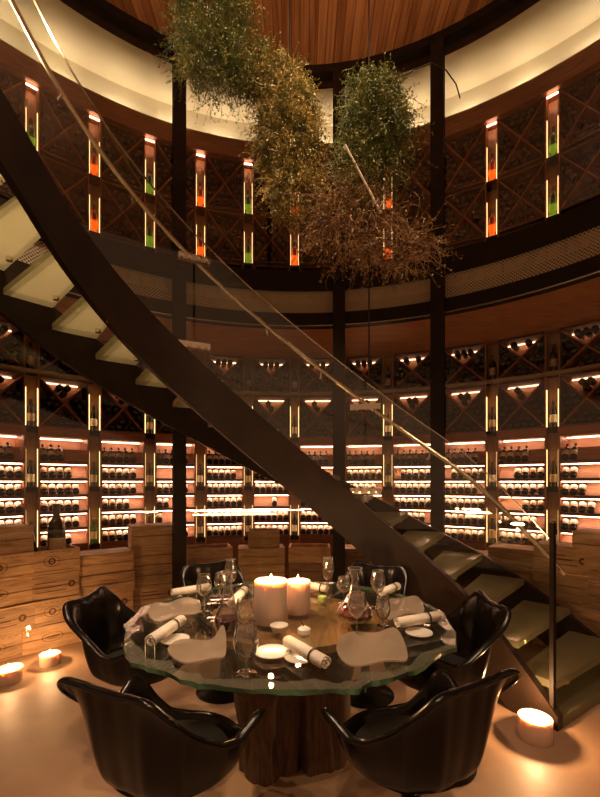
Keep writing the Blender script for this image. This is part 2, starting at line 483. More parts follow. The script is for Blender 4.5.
# frieze over the upper racks, standing proud of the cove
c = MB(); c.arc(4.16, 4.30, 5.72, 5.86, -70, 70, 96); c.arc(4.30, 4.36, 5.72, 6.07, -70, 70, 96)
tag(c.build('trim_2', wood_red), kind='structure')

for i, (p, t, wt, a) in enumerate(ADDED_SPOTS):  # rings made up to go with the added fill spots
    d = MB(); d.lathe([(0.05, 0.02), (0.065, 0.02), (0.065, -0.005), (0.05, -0.005), (0.05, 0.02)], 20)
    o = d.build('added_spot_ring', steel, smooth=True, loc=(p[0], p[1], 5.775))
    tag(o, 'black ring of an added fill spot, unseen in the timber ceiling', 'ceiling light', 'added ceiling fill spots')

# mezzanine gallery
mz = thing('mezzanine_gallery', 'curved dark mezzanine gallery with perforated metal parapet above the lit wine shelves', 'gallery', (0, CY, 3.08))
b = MB(); b.arc(3.09, 4.60, 3.14, 3.36, -100, 100, 100); b.build('floor_slab', soil_m, mz, shift=mz.location)
b = MB(); b.arc(3.14, 4.60, 3.105, 3.135, -100, 100, 100); b.build('soffit', soffit_m, mz, shift=mz.location)
b = MB(); b.arc(3.02, 3.09, 3.08, 3.23, -100, 100, 120); b.build('lower_band', steel, mz, shift=mz.location)
b = MB(); b.arc(3.02, 3.10, 3.47, 3.68, -100, 100, 120); b.build('upper_band', steel, mz, shift=mz.location)
b = MB(); b.arc(3.045, 3.052, 3.23, 3.47, -100, 100, 120, uv=True); b.build('perforated_screen', perf_m, mz, shift=mz.location)
b = MB(); b.arc(3.005, 3.02, 3.082, 3.094, -100, 100, 120); b.build('edge_strip', chrome, mz, shift=mz.location)

for th, pw in ADDED_UPLIGHTS:
    d = MB(); d.lathe([(.03, 0), (.045, 0), (.05, .10), (.042, .10), (.03, .02), (.001, .02)], 20)
    o = d.build('uplight', steel, smooth=True, loc=ring(th, 3.06, 3.68))  # can added out of view to go with the extra ceiling wash
    tag(o, 'small black can of an added uplight, unseen on the gallery parapet', 'light fitting', 'added parapet uplights')
    lamp('added_uplight_beam', 'SPOT', tuple(ring(th, 3.06, 3.81)), pw, WARM2, .04, (0, 2.6, 5.8), 75, .9)

# steel columns
for th, lab in ((23.8, 'black steel column standing left of the hanging plants, beside the stacked crates'),
                (-7.9, 'black steel column in the middle, partly behind the sweeping stair stringer'),
                (-26.9, 'black steel column right of the hanging plants, behind the glass treads')):
    t = thing('steel_column', lab, 'column', ring(th, 2.97), radians(th))
    m = MB(); m.box(-.062, .062, -.05, -.035, 0, 5.70); m.box(-.062, .062, .035, .05, 0, 5.70); m.box(-.025, .025, -.036, .036, 0, 5.70)
    m.build('shaft', steel, t)
    m = MB(); m.box(-.11, .11, -.1, .05, 0, .015); m.build('base_plate', steel, t)
    m = MB(); m.lathe([(.001, 0), (.045, 0), (.045, .05), (.001, .05)], 16, Matrix.Translation((0, -.05, 3.56)) @ Matrix.Rotation(pi/2, 4, 'X'))
    m.build('fixing_cap', steel, t, smooth=True)

# curved glazing of the cellar between the columns
for a_, b_, w_ in ((25.3, 84, 'left of the left steel column'), (-6.5, 22.4, 'between left and middle steel columns'), (-25.5, -9.4, 'between middle and right steel columns'), (-84, -28.3, 'right of the right steel column')):
    for z0_, z1_, nm_ in ((.02, 3.07, 'lower'), (3.69, 5.69, 'upper')):
        m = MB(); c_ = ring((a_ + b_) / 2, 2.985, z0_)
        m.arc(2.98, 2.99, z0_, z1_, a_, b_, 24)
        tag(m.build('glass_screen', glass_door, smooth=True, shift=c_, loc=c_), f'{nm_} curved clear glass screen, {w_}', 'glass screen', 'curved cellar glazing')

# ------------------------------------------------------------------ bottles
def bottle_mesh(name, glass, label, capsule, n=14):
    prof = [(.001, .004), (.030, .0), (.037, .004), (.037, .06), (.0375, .061), (.0375, .145), (.037, .146), (.037, .19), (.030, .215),
            (.0165, .235), (.0145, .25), (.0150, .252), (.0150, .300), (.001, .3005)]
    mats = [0, 0, 0, 1, 1, 1, 0, 0, 0, 0, 2, 2, 2]
    m = MB(); m.lathe(prof, n, mats=mats)
    o = m.build(name, [glass, label, capsule], smooth=True, auto=50)
    me = o.data
    bpy.data.objects.remove(o)
    return me
ME_DARK = bottle_mesh('wine_bottle', btl_dark, lab_cream, cap_dark)
ME_TAN = bottle_mesh('wine_bottle', btl_dark, lab_tan, cap_dark)
ME_RED = bottle_mesh('wine_bottle', btl_dark, lab_cream, cap_red)
ME_GREEN = bottle_mesh('wine_bottle', btl_green, lab_tan, cap_dark)
ME_GLOWG = bottle_mesh('wine_bottle', btl_green, btl_green, cap_dark)
ME_GLOWO = bottle_mesh('wine_bottle', btl_orange, btl_orange, cap_dark)
def put_bottle(me, M, label, group, name='wine_bottle'):
    o = bpy.data.objects.new(name, me)
    o.matrix_world = M
    COL.objects.link(o)
    return tag(o, label, 'bottle', group)

# ------------------------------------------------------------------ shelving
PITCH = 8.45
T0 = 1.0
HALF = 0.235      # half inner width of a bay at its face
ROWS = [0.71, 0.90, 1.09, 1.275, 1.46, 1.65]   # board tops; the last one is the taller top row
def frame(th, r=RF, z=0):
    return Matrix.Translation(ring(th, r, z)) @ Matrix.Rotation(radians(th), 4, 'Z')

def make_shelf():
    t = thing('display_shelf', 'x', 'shelf', (0, 0, 0))
    # base cabinet and cheeks
    m = MB(); m.box(-HALF, HALF, .02, .38, 0, .69); m.build('base_cabinet', wood_dark, t)
    for s in (-1, 1):
        m = MB(); x0 = s * HALF; m.box(min(x0, x0 + s*.02), max(x0, x0 + s*.02), 0, .38, .0, 2.0); m.build('side_panel', wood_red, t)
    m = MB(); m.box(-HALF, HALF, .36, .38, .69, 1.95); m.build('back_panel', wood_pale, t)
    for i, z in enumerate(ROWS):
        m = MB(); m.box(-HALF, HALF, 0.0, .36, z - .02, z, 0)
        # sloping bed the bottles lie on
        m.add([(-HALF, .02, z), (HALF, .02, z), (HALF, .15, z + .158), (-HALF, .15, z + .158), (-HALF, .15, z), (HALF, .15, z)],
              [(0, 1, 2, 3), (0, 3, 4), (1, 5, 2), (0, 4, 5, 1)], 1)
        m.box(-HALF, HALF, -.004, .004, z - .02, z + .014, 0)
        m.build('shelf', [wood_dark, wood_pale], t)
    for i, z in enumerate(ROWS):
        top = (ROWS[i+1] - .022) if i < 5 else 1.928
        top_y0 = .022 if i < 5 else .24
        m = MB(); m.box(-HALF + .01, HALF - .01, top_y0, top_y0 + .02, top - .008, top); m.build('led_strip', led_shelf, t)
    m = MB(); m.box(-HALF - .02, HALF + .02, -.01, .38, 1.93, 2.03); m.build('cornice', wood_red, t)
    return t
def make_rack(z0, z1, ledlight=True, name='lattice_rack', wide=HALF):
    t = thing(name, 'x', 'wine rack', (0, 0, 0))
    m = MB(); m.box(-wide, wide, .29, .31, z0, z1); m.build('back_panel', wood_pale, t)
    m = MB(); m.box(-wide, wide, 0, .29, z0 - .0, z0 + .018); m.build('bottom_board', wood_dark, t)
    m = MB(); m.box(-wide, wide, 0, .29, z1 - .018, z1); m.build('top_board', wood_dark, t)
    h = z1 - z0 - .036; L = sqrt(4*wide*wide + h*h) / 2 - .012
    for s in (-1, 1):
        M = Matrix.Translation((0, .15, (z0 + z1) / 2)) @ Matrix.Rotation(-s * atan2(h, 2*wide), 4, 'Y')
        m = MB()
        if s == 1: m.box(-L, L, -.15, .14, -.007, .007, 0, M)
        else:
            m.box(-L, -.012, -.15, .14, -.007, .007, 0, M); m.box(.012, L, -.15, .14, -.007, .007, 0, M)
        m.build('slat', wood_red, t)
    if ledlight:
        m = MB(); m.box(-wide*.75, wide*.75, .24, .25, z1 - .03, z1 - .019); m.build('led_strip', led_rack, t)
    return t
def make_niche(z0, z1, levels, top_led, width=.062):
    t = thing('bottle_niche', 'x', 'display niche', (0, 0, 0))
    W = .072
    for s in (-1, 1):
        m = MB(); m.box(min(s*width, s*W), max(s*width, s*W), 0, .30, z0, z1); m.build('upright', wood_gold if z0 < 3 else wood_red, t)
    m = MB(); m.box(-width, width, .13, .15, z0, z1); m.build('back_panel', wood_gold, t)
    for i, z in enumerate(levels):
        m = MB(); m.box(-width, width, .01, .13, z - .05, z); m.build('ledge', steel, t)
        if z0 < 3 and z < 2.6:
            for s in (-1, 1):
                m = MB(); x = s * (width - .007); m.box(x - .003, x + .003, .020, .030, z + .01, z + .42); m.build('led_strip', led_niche, t)
        elif z0 > 3:
            m = MB(); m.box(-.036, .036, .120, .128, z + .005, z + .17); m.build('led_panel', led_niche, t)
            for s in (-1, 1):
                m = MB(); x = s * (width - .006); m.box(x - .002, x + .002, .020, .028, z + .01, z + .42); m.build('led_strip', led_niche, t)
    if top_led:
        m = MB(); m.box(-width + .006, width - .006, .02, .03, z1 - .02, z1 - .008); m.build('led_strip', led_shelf, t)
    return t

proto_shelf = make_shelf()
proto_lo = make_rack(2.03, 2.59)
proto_hi = make_rack(2.63, 3.10)
proto_u1 = make_rack(3.37, 4.34, False)
proto_u2 = make_rack(4.38, 5.00, False)
proto_u3 = make_rack(5.04, 5.71, False)
proto_niche = make_niche(0.0, 3.10, [0.70, 1.37, 2.03, 2.65], False)
proto_uniche = make_niche(3.37, 5.71, [4.36, 5.02], True, .058)
BAYS = list(range(5, -7, -1))    # left to right in the picture
used = {}
def place(proto, th, label, group):
    o = proto if id(proto) not in used else copy_tree(proto)
    used[id(proto)] = True
    o.location = ring(th, RF); o.rotation_euler = (0, 0, radians(th))
    o['label'] = label; o['group'] = group
    return o
for i, k in enumerate(BAYS):
    th = T0 + PITCH * (k + .5)
    n = ORD[i+1] + ' bay from left'
    place(proto_shelf, th, 'backlit timber display shelf of tilted bottles, ' + n, 'lit display shelves')
    place(proto_lo, th, 'crossed timber wine rack just above the lit shelves, ' + n, 'lower crossed racks')
    place(proto_hi, th, 'crossed timber wine rack directly under the gallery soffit, ' + n, 'racks under the gallery')
    place(proto_u1, th, 'crossed timber wine rack standing on the gallery floor, ' + n, 'gallery floor racks')
    place(proto_u2, th, 'crossed timber wine rack at mid height on the gallery, ' + n, 'middle gallery racks')
    place(proto_u3, th, 'topmost crossed timber wine rack under the frieze, ' + n, 'top gallery racks')
POSTS = list(range(5, -6, -1))
for i, k in enumerate(POSTS):
    th = T0 + PITCH * k
    place(proto_niche, th, 'tall golden lit bottle niche between lower shelves, ' + ORD[i+1] + ' from left', 'lower bottle niches')
    place(proto_uniche, th, 'tall narrow bottle niche on the gallery, ' + ORD[i+1] + ' from left', 'gallery bottle niches')
    col = {5:'g', 4:'o', 3:'g', 2:'o', 1:'g', 0:'o', -1:'g', -2:'o', -3:'g', -4:'o', -5:'g'}[k]
    for j, z in enumerate((4.36, 5.02)):
        nm = 'glowing green' if col == 'g' else 'glowing orange'
        put_bottle(ME_GLOWG if col == 'g' else ME_GLOWO, frame(th, RF + .065, z) @ Matrix.Diagonal((1.3, 1.3, 1.15, 1)), nm + ' bottle on ' + ('lower' if j == 0 else 'upper') + ' ledge of gallery niche, ' + ORD[i+1] + ' from left',
                   'lit bottles in the gallery niches')
    for j, z in enumerate((0.70, 1.37, 2.03, 2.65)):
        me = ME_GREEN if (k in (4,) and j == 0) else (ME_TAN if (k + j) % 3 else ME_DARK)
        cl = 'green' if me is ME_GREEN else 'dark'
        put_bottle(me, frame(th, RF + .07, z), cl + ' bottle standing on ' + ('lowest', 'second', 'third', 'topmost')[j] + ' ledge of the ' + ORD[i+1] + ' lower niche from left',
                   'bottles standing in the lower niches')
# small cove uplights over every bay
for i, k in enumerate(BAYS):
    th = T0 + PITCH * (k + .5)
    m = MB(); m.box(-.12, .12, -.02, .02, 0, .02)
    o = m.build('cove_uplight', steel, loc=ring(th, 4.45, 6.07)); o.rotation_euler = (0, 0, radians(th))
    tag(o, 'small cove uplight hidden behind the frieze, ' + ORD[i+1] + ' bay from left', 'light fitting', 'cove uplights')
    lamp('cove_light', 'AREA', (0, 0, 0.03), COVE_W, (1.0, 0.84, 0.62), 0.07, None, parent=o).rotation_euler = (pi - radians(50), 0, 0)

# tilted display bottles: number of bottles per row, lowest row first
FILL = {5: ('r', [3, 3, 3, 3, 3, 2]), 4: ('d', [4, 5, 5, 5, 4, 3]), 3: ('d', [5, 5, 4, 5, 5, 5]), 2: ('d', [5, 1, 2, 5, 0, 5]),
        1: ('d', [6, 6, 6, 6, 5, 6]), 0: ('d', [6, 6, 1, 6, 5, 0]), -1: ('d', [6, 5, 3, 0, 0, 5]), -2: ('d', [3, 5, 5, 5, 6, 5]),
        -3: ('d', [5, 5, 6, 6, 5, 5]), -4: ('d', [6, 6, 6, 5, 5, 5]), -5: ('d', [6, 5, 3, 6, 4, 4]), -6: ('r', [0, 2, 4, 3, 2, 2])}
TILT = atan2(.158, .13)
ROWN = ['lowest', 'second', 'third', 'fourth', 'fifth', 'topmost']
nb = 0
for i, k in enumerate(BAYS):
    kind, cnt = FILL[k]
    th = T0 + PITCH * (k + .5)
    F = frame(th)
    for j, z in enumerate(ROWS):
        c_ = cnt[j]
        slots = list(range(6))
        if c_ < 6: slots = slots[:c_] if k >= -2 or k == -6 else ([s for s in range(6)][:c_] if j % 2 else [s for s in range(6)][6 - c_:])
        if k == 0 and c_ == 1: slots = [3]
        if k == 5: slots = [s + 3 for s in slots]
        for a, s in enumerate(slots):
            x = -HALF + .04 + s * (2*HALF - .08) / 5
            red = kind == 'r' and (j in (2, 3, 4, 1) if k == 5 else j in (3, 4))
            me = ME_RED if red else (ME_TAN if random.random() < .2 else ME_DARK)
            M = F @ Matrix.Translation((x, .000, z + .032)) @ Matrix.Rotation(-(pi/2 - TILT), 4, 'X') @ Matrix.Rotation(random.uniform(-.3, .3) , 4, 'Z') @ Matrix.Diagonal((.92, .92, .70, 1))
            nm = 'red capped' if red else ('tan labelled' if me is ME_TAN else 'cream labelled')
            put_bottle(me, M, f'{nm} dark bottle, {ORD[a+1]} from left, {ROWN[j]} lit row, {ORD[i+1]} bay from left', f'tilted bottles in the {ORD[i+1]} bay')
            nb += 1

# the many bottles lying end-on in the crossed racks
st = MB()
bp_ = [(.001, .012), (.022, .010), (.030, .0), (.036, .006), (.036, .19), (.013, .24), (.013, .27)]
def fill_rack(th, z0, z1, full=.96, cut=.72):
    F = frame(th)
    h = z1 - z0; zc = (z0 + z1) / 2
    row = 0; z = z0 + .018 + .038
    while z < z1 - .05:
        off = 0 if row % 2 == 0 else .038
        x = -HALF + .04 + off
        while x < HALF - .035:
            u = x / HALF; v = (z - zc) / (h / 2)
            d1 = abs(u - v) / sqrt(1/HALF**2 + 1/(h/2)**2); d2 = abs(u + v) / sqrt(1/HALF**2 + 1/(h/2)**2)
            top = v > abs(u)
            ok = d1 > .043 and d2 > .043
            if top and v > cut: ok = False
            if not top and v > abs(u) * .6 and v > 0.35: ok = False
            if ok and random.random() < full:
                M = F @ Matrix.Translation((x, .012 + random.uniform(0, .015), z)) @ Matrix.Rotation(-pi/2, 4, 'X')
                st.lathe(bp_, 9, M)
            x += .0765
        z += .068; row += 1
for k in BAYS:
    th = T0 + PITCH * (k + .5)
    fill_rack(th, 2.03, 2.59); fill_rack(th, 2.63, 3.10, cut=.8)
    fill_rack(th, 4.38, 5.00, .97, 2); fill_rack(th, 5.04, 5.71, .97, 2); 
o = st.build('wine_bottles', btl_dark, smooth=True, auto=50)
tag(o, 'countless dark wine bottles lying end-on in the crossed timber racks', 'bottles', kind='stuff')

# glowing glass ledge line under the upper racks
b = MB(); b.arc(4.10, 4.19, 2.595, 2.625, -52, 54, 96)
tag(b.build('glass_ledge', [thin_glass('ledge_glass', (.9, .95, .85), boost=2, haze=.5, hazecol=(.8, .7, .5))]), 'thin curved glass ledge running between the two rows of crossed racks', 'ledge')

# ------------------------------------------------------------------ staircase
TAB = [(-57, .06), (-54.5, .15), (-39.4, .65), (-24, 1.045), (0, 1.68), (20, 2.20), (40.5, 2.74), (52, 3.10), (63, 3.50), (75, 3.72)]
def zs(t):
    n = len(TAB)
    if t <= TAB[0][0]: return TAB[0][1]
    if t >= TAB[-1][0]: return TAB[-1][1]
    for i in range(n - 1):
        if TAB[i][0] <= t <= TAB[i+1][0]:
            def sl(j):
                a, b_ = max(j-1, 0), min(j+1, n-1)
                return (TAB[b_][1] - TAB[a][1]) / (TAB[b_][0] - TAB[a][0])
            h = TAB[i+1][0] - TAB[i][0]; s = (t - TAB[i][0]) / h
            return ((2*s**3 - 3*s*s + 1) * TAB[i][1] + (s**3 - 2*s*s + s) * h * sl(i) + (-2*s**3 + 3*s*s) * TAB[i+1][1] + (s**3 - s*s) * h * sl(i+1))
RI, RO = 1.8, 2.9
sorg = ring(-54, 1.8, 0)
stair = thing('spiral_staircase', 'sweeping curved staircase with dark steel stringers, frosted glass treads and glass balustrade', 'staircase', sorg)
for r in (RI, RO):
    m = MB(); m.arc(r - .03, r + .03, lambda t: max(0.0, zs(t) - .385), zs, -56.5, 74, 110); m.build('stringer', steel_brown, stair, smooth=True, shift=sorg)
NT = 20
for k in range(1, NT):
    ztop = .07 + .1773 * k
    tf = -48.3 + 6.7 * (k - 2)
    m = MB(); m.arc(RI + .035, RO - .035, ztop - .045, ztop, tf - .2, tf + 6.6, 6)
    o = m.build('tread', tread_m, stair, shift=sorg)
    for rr in (2.05, 2.6):
        q = MB(); q.lathe([(.001, ztop - .075), (.022, ztop - .075), (.022, ztop - .046), (.001, ztop - .046)], 12, Matrix.Translation(ring(tf + .8, rr)))
        q.build('bracket', chrome, o, smooth=True, shift=sorg)
m = MB(); m.arc(RI + .035, RO - .035, .0, .065, -56.5, -48.5, 6); m.build('tread', tread_m, stair, shift=sorg)
JT = [-55.6, -15.8, 25.2, 66]
for a, b_ in zip(JT[:-1], JT[1:]):
    m = MB(); m.arc(RI + .031, RI + .043, lambda t: zs(t) - .12, lambda t: zs(t) + .93, a + .25, b_ - .25, 40)
    m.build('glass_panel', glass_m, stair, smooth=True, shift=sorg)
    m = MB(); m.arc(RI + .030, RI + .044, lambda t: zs(t) + .930, lambda t: zs(t) + .936, a + .25, b_ - .25, 40)
    m.build('top_edge', rail_m, stair, shift=sorg)
rp = [ring(t, RI + .10, zs(t) + .775) for t in [(-55.9 + i * (75 - -55.9) / 90) for i in range(91)]]
m = MB(); m.tube(rp, .015, 10); m.build('handrail', rail_m, stair, smooth=True, shift=sorg)
for jt in (-15.8, 25.2):
    for dz in (.74, -.02 + .12):
        c0 = ring(jt, RI + .025, zs(jt) + dz)
        M = Matrix.Translation(c0) @ Matrix.Rotation(radians(jt), 4, 'Z')
        m = MB(); L = .115
        for yy in (-.012, .028):
            m.box(-L, L, yy - .003, yy + .003, -.022, .022, 0, M)
        cl = m.build('joint_clamp', chrome, stair, shift=sorg)
        for bx in (-.09, -.035, .035, .09):
            q = MB(); q.lathe([(.001, 0), (.018, 0), (.018, .014), (.001, .016)], 14, M @ Matrix.Translation((bx, -.017, 0)) @ Matrix.Rotation(pi/2, 4, 'X'))
            q.build('bolt', chrome, cl, smooth=True, shift=sorg)
for t in (-45, -30, -5, 8, 38, 52):
    a = ring(t, RI + .04, zs(t) + .70); b2 = ring(t, RI + .10, zs(t) + .76)
    m = MB(); m.tube([a, ring(t, RI + .10, zs(t) + .70), b2], .008, 8); m.build('rail_bracket', chrome, stair, smooth=True, shift=sorg)
pz = ring(-55.2, RI, 0)
m = MB(); m.box(-.011, .011, -.018, .018, .02, 1.19, 0, Matrix.Translation(pz) @ Matrix.Rotation(radians(-54), 4, 'Z')); m.build('newel_post', steel, stair, shift=sorg)
m = MB(); m.arc(1.8, 3.02, 3.40, 3.50, 74, 92, 8); m.build('landing', steel, stair, shift=sorg)

# ------------------------------------------------------------------ crates
def make_crate(L, D, H, open_top=False, stamp=0):
    t = thing('wine_crate', 'x', 'crate')
    g = .003
    m = MB(); x = L/2
    m.box(-x, x, 0, .012, g, H/2 - g); m.box(-x, x, 0, .012, H/2 + g, H - .012)
    m.box(-x, x, D - .012, D, g, H - .012)
    m.box(-x + .001, x - .001, .012, D - .012, g, .014)
    m.build('slats', crate_m, t)
    for s in (-1, 1):
        m = MB(); m.box(min(s*x, s*(x-.02)), max(s*x, s*(x-.02)), .012, D - .012, .014, H - .012)
        m.build('end_panel', crate_end, t)
    if not open_top:
        m = MB(); m.box(-x - .003, x + .003, -.003, D + .003, H - .0115, H - .001); m.build('lid', crate_m, t)
    if stamp:
        m = MB()
        def flat_ring(cx, cz, r0, r1, n=24, sx=1):
            b = len(m.v)
            for i in range(n):
                a = 2*pi*i/n
                for r in (r0, r1): m.v.append(Vector((cx + r*cos(a)*sx, -.0012, cz + r*sin(a))))
            for i in range(n):
                j = (i+1) % n; m.f.append([b+2*i, b+2*j, b+2*j+1, b+2*i+1]); m.m.append(0)
        def line(x0, z0, x1, z1, w=.0018):
            d = Vector((x1-x0, 0, z1-z0)).normalized(); nn = Vector((-d.z, 0, d.x)) * w
            a = Vector((x0, -.0012, z0)); b_ = Vector((x1, -.0012, z1))
            m.add([a - nn, b_ - nn, b_ + nn, a + nn], [(0, 1, 2, 3)])
        zc = H * .5
        if stamp == 1:
            flat_ring(0, zc, .042, .045, sx=1.4); flat_ring(0, zc, .018, .030, 8)
            for i in range(7): line(-.15 + i*.045, H*.86, -.125 + i*.045, H*.86)
            line(-.17, H*.12, .17, H*.12)
        elif stamp == 2:
            flat_ring(0, zc, .036, .039, sx=2.1)
            line(-.055, zc + .006, .055, zc + .006, .004); line(-.04, zc - .012, .04, zc - .012, .003)
        elif stamp == 3:
            for i in range(3): line(-.12, H*(.3 + i*.18), .12 - .04*i, H*(.3 + i*.18) , .0035)
            flat_ring(.16, zc, .014, .03, 10)
        else:
            for i in range(12): line(-.16 + i*.026, zc - .01, -.146 + i*.026, zc + .014, .0022)
            line(-.16, zc - .03, .10, zc - .03, .0016)
        m.build('brand_stamp', stamp_m, t)
    return t
def stack(desc, px, r, n, H, L=.46, D=.30, dth=0, kinds=None, open_last=False, th=None, jit=.012):
    d = (px - 300) / FPX
    if th is None:
        A = 1 + d*d; Y = (CY + sqrt(CY*CY + A * (r*r - CY*CY))) / A; X = d * Y
        th = math.degrees(atan2(-X, Y - CY))
    p = ring(th, r); rz = radians(th + dth)
    for i in range(n):
        c = make_crate(L, D, H, open_last and i == n - 1, (kinds[i % len(kinds)] if kinds else 0))
        c.location = (p.x + random.uniform(-jit, jit), p.y + random.uniform(-jit, jit)*.5, i * H); c.rotation_euler = (0, 0, rz + random.uniform(-.02, .02))
        pos = 'topmost crate' if i == n - 1 else ('crate on the floor' if i == 0 else ORD[i+1] + ' crate from the floor')
        c['label'] = ('open ' if open_last and i == n-1 else '') + 'pale pine wine ' + pos + ', ' + desc
        c['group'] = 'crates, ' + desc
    return p, rz, n * H
stack('tall stack at far left edge', -2, 3.02, 5, .214, L=.50, kinds=[1, 3, 2, 1, 4])
stack('stack under the two big bottles', 52, 3.03, 4, .214, L=.44, kinds=[2, 1, 3, 1], open_last=True)
stack('stack behind the left chair', 107, 3.08, 4, .190, L=.48, kinds=[0, 3, 2, 0])
stack('tall stack beside left steel column', 154, 3.15, 5, .198, L=.43, kinds=[0, 3, 0, 0, 0])
stack('stack right of left steel column', 210, 3.12, 4, .186, L=.50, kinds=[0, 0, 0, 0], open_last=True)
pF, rF, hF = stack('stack behind the two big table candles', 262, 3.12, 4, .178, L=.50, kinds=[0, 0, 0, 0])
stack('stack left of middle steel column', 310, 3.12, 4, .182, L=.46, kinds=[0, 3, 0, 0], open_last=True)
stack('stack right of middle steel column', 362, 3.12, 4, .178, L=.46, kinds=[0])
stack('stack behind the middle glass treads', 408, 3.12, 4, .178, L=.46, kinds=[0])
stack('stack right of right steel column', 470, 3.12, 4, .182, L=.46, kinds=[0])
stack('stack left of the newel post', 515, 3.10, 4, .205, L=.46, kinds=[0])
stack('stack right of the newel post', 560, 3.06, 4, .222, L=.42, kinds=[0, 1, 0, 3])
stack('tall stack at right edge', 603, 3.06, 5, .205, L=.44, kinds=[0])
c = make_crate(.34, .24, .20, True, 0)
c.location = (pF.x + .02, pF.y + .03, hF); c.rotation_euler = (0, 0, rF)
c['label'] = 'small open pine crate on top of the stack behind the two big candles'; c['group'] = 'crates'
# two big bottles on the second stack
def big_bottle(p, s, lab):
    t = thing('magnum_bottle', lab, 'bottle', p)
    m = MB(); m.lathe([(.001, 0), (.035*s, 0), (.038*s, .006), (.038*s, .18*s), (.030*s, .215*s), (.0155*s, .24*s), (.0155*s, .30*s), (.001, .301*s)], 24)
    m.build('glass_body', btl_dark, t, smooth=True)
    m = MB(); m.lathe([(.0155*s+.001, .255*s), (.0155*s+.001, .30*s+.001), (.001, .302*s)], 20); m.build('capsule', cap_dark, t, smooth=True)
    m = MB(); n = 14
    for i in range(n+1):
        a = -pi/2 + (i/n - .5) * 2.2
        for z in (.05*s, .145*s): m.v.append(Vector(((.038*s+.001)*cos(a), (.038*s+.001)*sin(a), z)))
    for i in range(n): m.f.append([2*i, 2*i+2, 2*i+3, 2*i+1]); m.m.append(0)
    tag(m.build('paper_label', lab_tan, t, smooth=True), 'tan paper label')
    t.rotation_euler = (0, 0, radians(40))
big_bottle(ring(43.4, 3.15, .664), 1.9, 'large dark magnum bottle with tan label standing in the open top crate at left')
big_bottle(ring(46.9, 3.13, .664), 1.1, 'smaller dark bottle standing left of the big magnum in the same open crate')

# ------------------------------------------------------------------ table
outl = [(122.5,646),(131.5,661),(149.5,665.5),(164.5,671),(182,677),(199,682),(238,686),(280,688),(316,688),(336,686.5),(355,688),(364,684),(372,680),(391,675),
        (409,670),(418,668),(436,655),(455.5,646),(457,637),(454,628),(448,620.5),(445,612),(430,604)]
pts = [at(x, y, .75) for x, y in outl]
far = []
for i in range(1, 18):
    a = radians(12 + i * (160 - 12) / 17)
    rr = .80 + .02 * sin(i * 2.3)
    far.append(Vector((-.05 + rr * cos(a), 2.14 + rr * .93 * sin(a), .75)))
pts = pts + [p for p in far if p.y > 2.38]
pts += [at(x, y, .75) for x, y in ((141, 606), (134.5, 614.5), (124, 624), (126, 634))]
tb = thing('dining_table', 'large irregular glass dining table on two gnarled tree trunk pieces', 'table', (-.03, 2.14, 0))
cen = Vector((-.03, 2.14, 0))
# chipped edge: subdivide and jitter
ed = []
for i, p in enumerate(pts):
    q = pts[(i+1) % len(pts)]
    for s in (0, .34, .67):
        v = p.lerp(q, s); d = (v - Vector((cen.x, cen.y, .75))).normalized()
        ed.append(v + d * random.uniform(-.006, .006))
n = len(ed)
m = MB()
def inset(p, w_): 
    d_ = Vector((p.x, p.y, 0)) - cen
    return Vector((p.x, p.y, 0)) - d_.normalized() * w_
for i, p in enumerate(ed):
    q_ = inset(p, .045 + .014 * sin(i * 1.1) + .010 * sin(i * .37)); m.v.append(Vector((q_.x, q_.y, .75)))
for i, p in enumerate(ed): m.v.append(Vector((p.x, p.y, .744 + .0015 * sin(i * .9))))
for i, p in enumerate(ed):
    q_ = inset(p, .004 * sin(i * .8)); m.v.append(Vector((q_.x, q_.y, .727)))
m.f.append(list(range(n))); m.m.append(0)
m.f.append([2*n + i for i in reversed(range(n))]); m.m.append(0)
for i in range(n):
    j = (i+1) % n
    m.f.append([i, j, n+j, n+i]); m.m.append(2)
    m.f.append([n+i, n+j, 2*n+j, 2*n+i]); m.m.append(1)
band_m = thin_glass('chipped_bevel_glass', (.80, .86, .76), boost=3.0, rough=.12, haze=.22, hazecol=(.55, .55, .42))
tag(m.build('glass_top', [table_glass, edge_m, band_m], tb, shift=tb.location), 'thick clear glass top with chipped green edge')
def trunk(cx, cy, prof, seed, squash=1.0):
    rnd = random.Random(seed)
    ph = [rnd.uniform(0, 6.28) for _ in range(8)]
    m = MB(); N = 48; Z = 22
    for j in range(Z + 1):
        s = j / Z; z = .690 * s
        # profile interpolation
        for a in range(len(prof)-1):
            if prof[a][0] <= s <= prof[a+1][0]:
                f = (s - prof[a][0]) / (prof[a+1][0] - prof[a][0]); R = prof[a][1] * (1-f) + prof[a+1][1] * f
        for i in range(N):
            t = 2*pi*i/N
            k = 1 + .10*sin(3*t + ph[0] + 1.2*s) + .07*sin(5*t + ph[1] - s) + .045*sin(9*t + ph[2] + 2*s) + .025*sin(17*t + ph[3] + s*3) + .02*sin(7*s*3 + ph[4] + 2*t)
            m.v.append(Vector((cx + R*k*cos(t)*squash, cy + R*k*sin(t), z)))
    for j in range(Z):
        for i in range(N):
            q = (i+1) % N; m.f.append([j*N+i, j*N+q, (j+1)*N+q, (j+1)*N+i]); m.m.append(0)
    m.f.append(list(reversed(range(N)))); m.m.append(0)
    m.f.append([Z*N + i for i in range(N)]); m.m.append(0)
    m.build('trunk', trunk_m, tb, smooth=True, shift=tb.location, auto=60)
m = MB()
_n = 60
for z_ in (.688, .7225):
    for i in range(_n):
        t_ = 2*pi*i/_n; k_ = 1 + .05*sin(3*t_ + 1) + .03*sin(7*t_) + .02*sin(11*t_ + 2)
        m.v.append(Vector((-.01 + .47*k_*cos(t_), 2.17 + .40*k_*sin(t_), z_)))
m.f.append(list(reversed(range(_n)))); m.m.append(0); m.f.append([_n + i for i in range(_n)]); m.m.append(0)
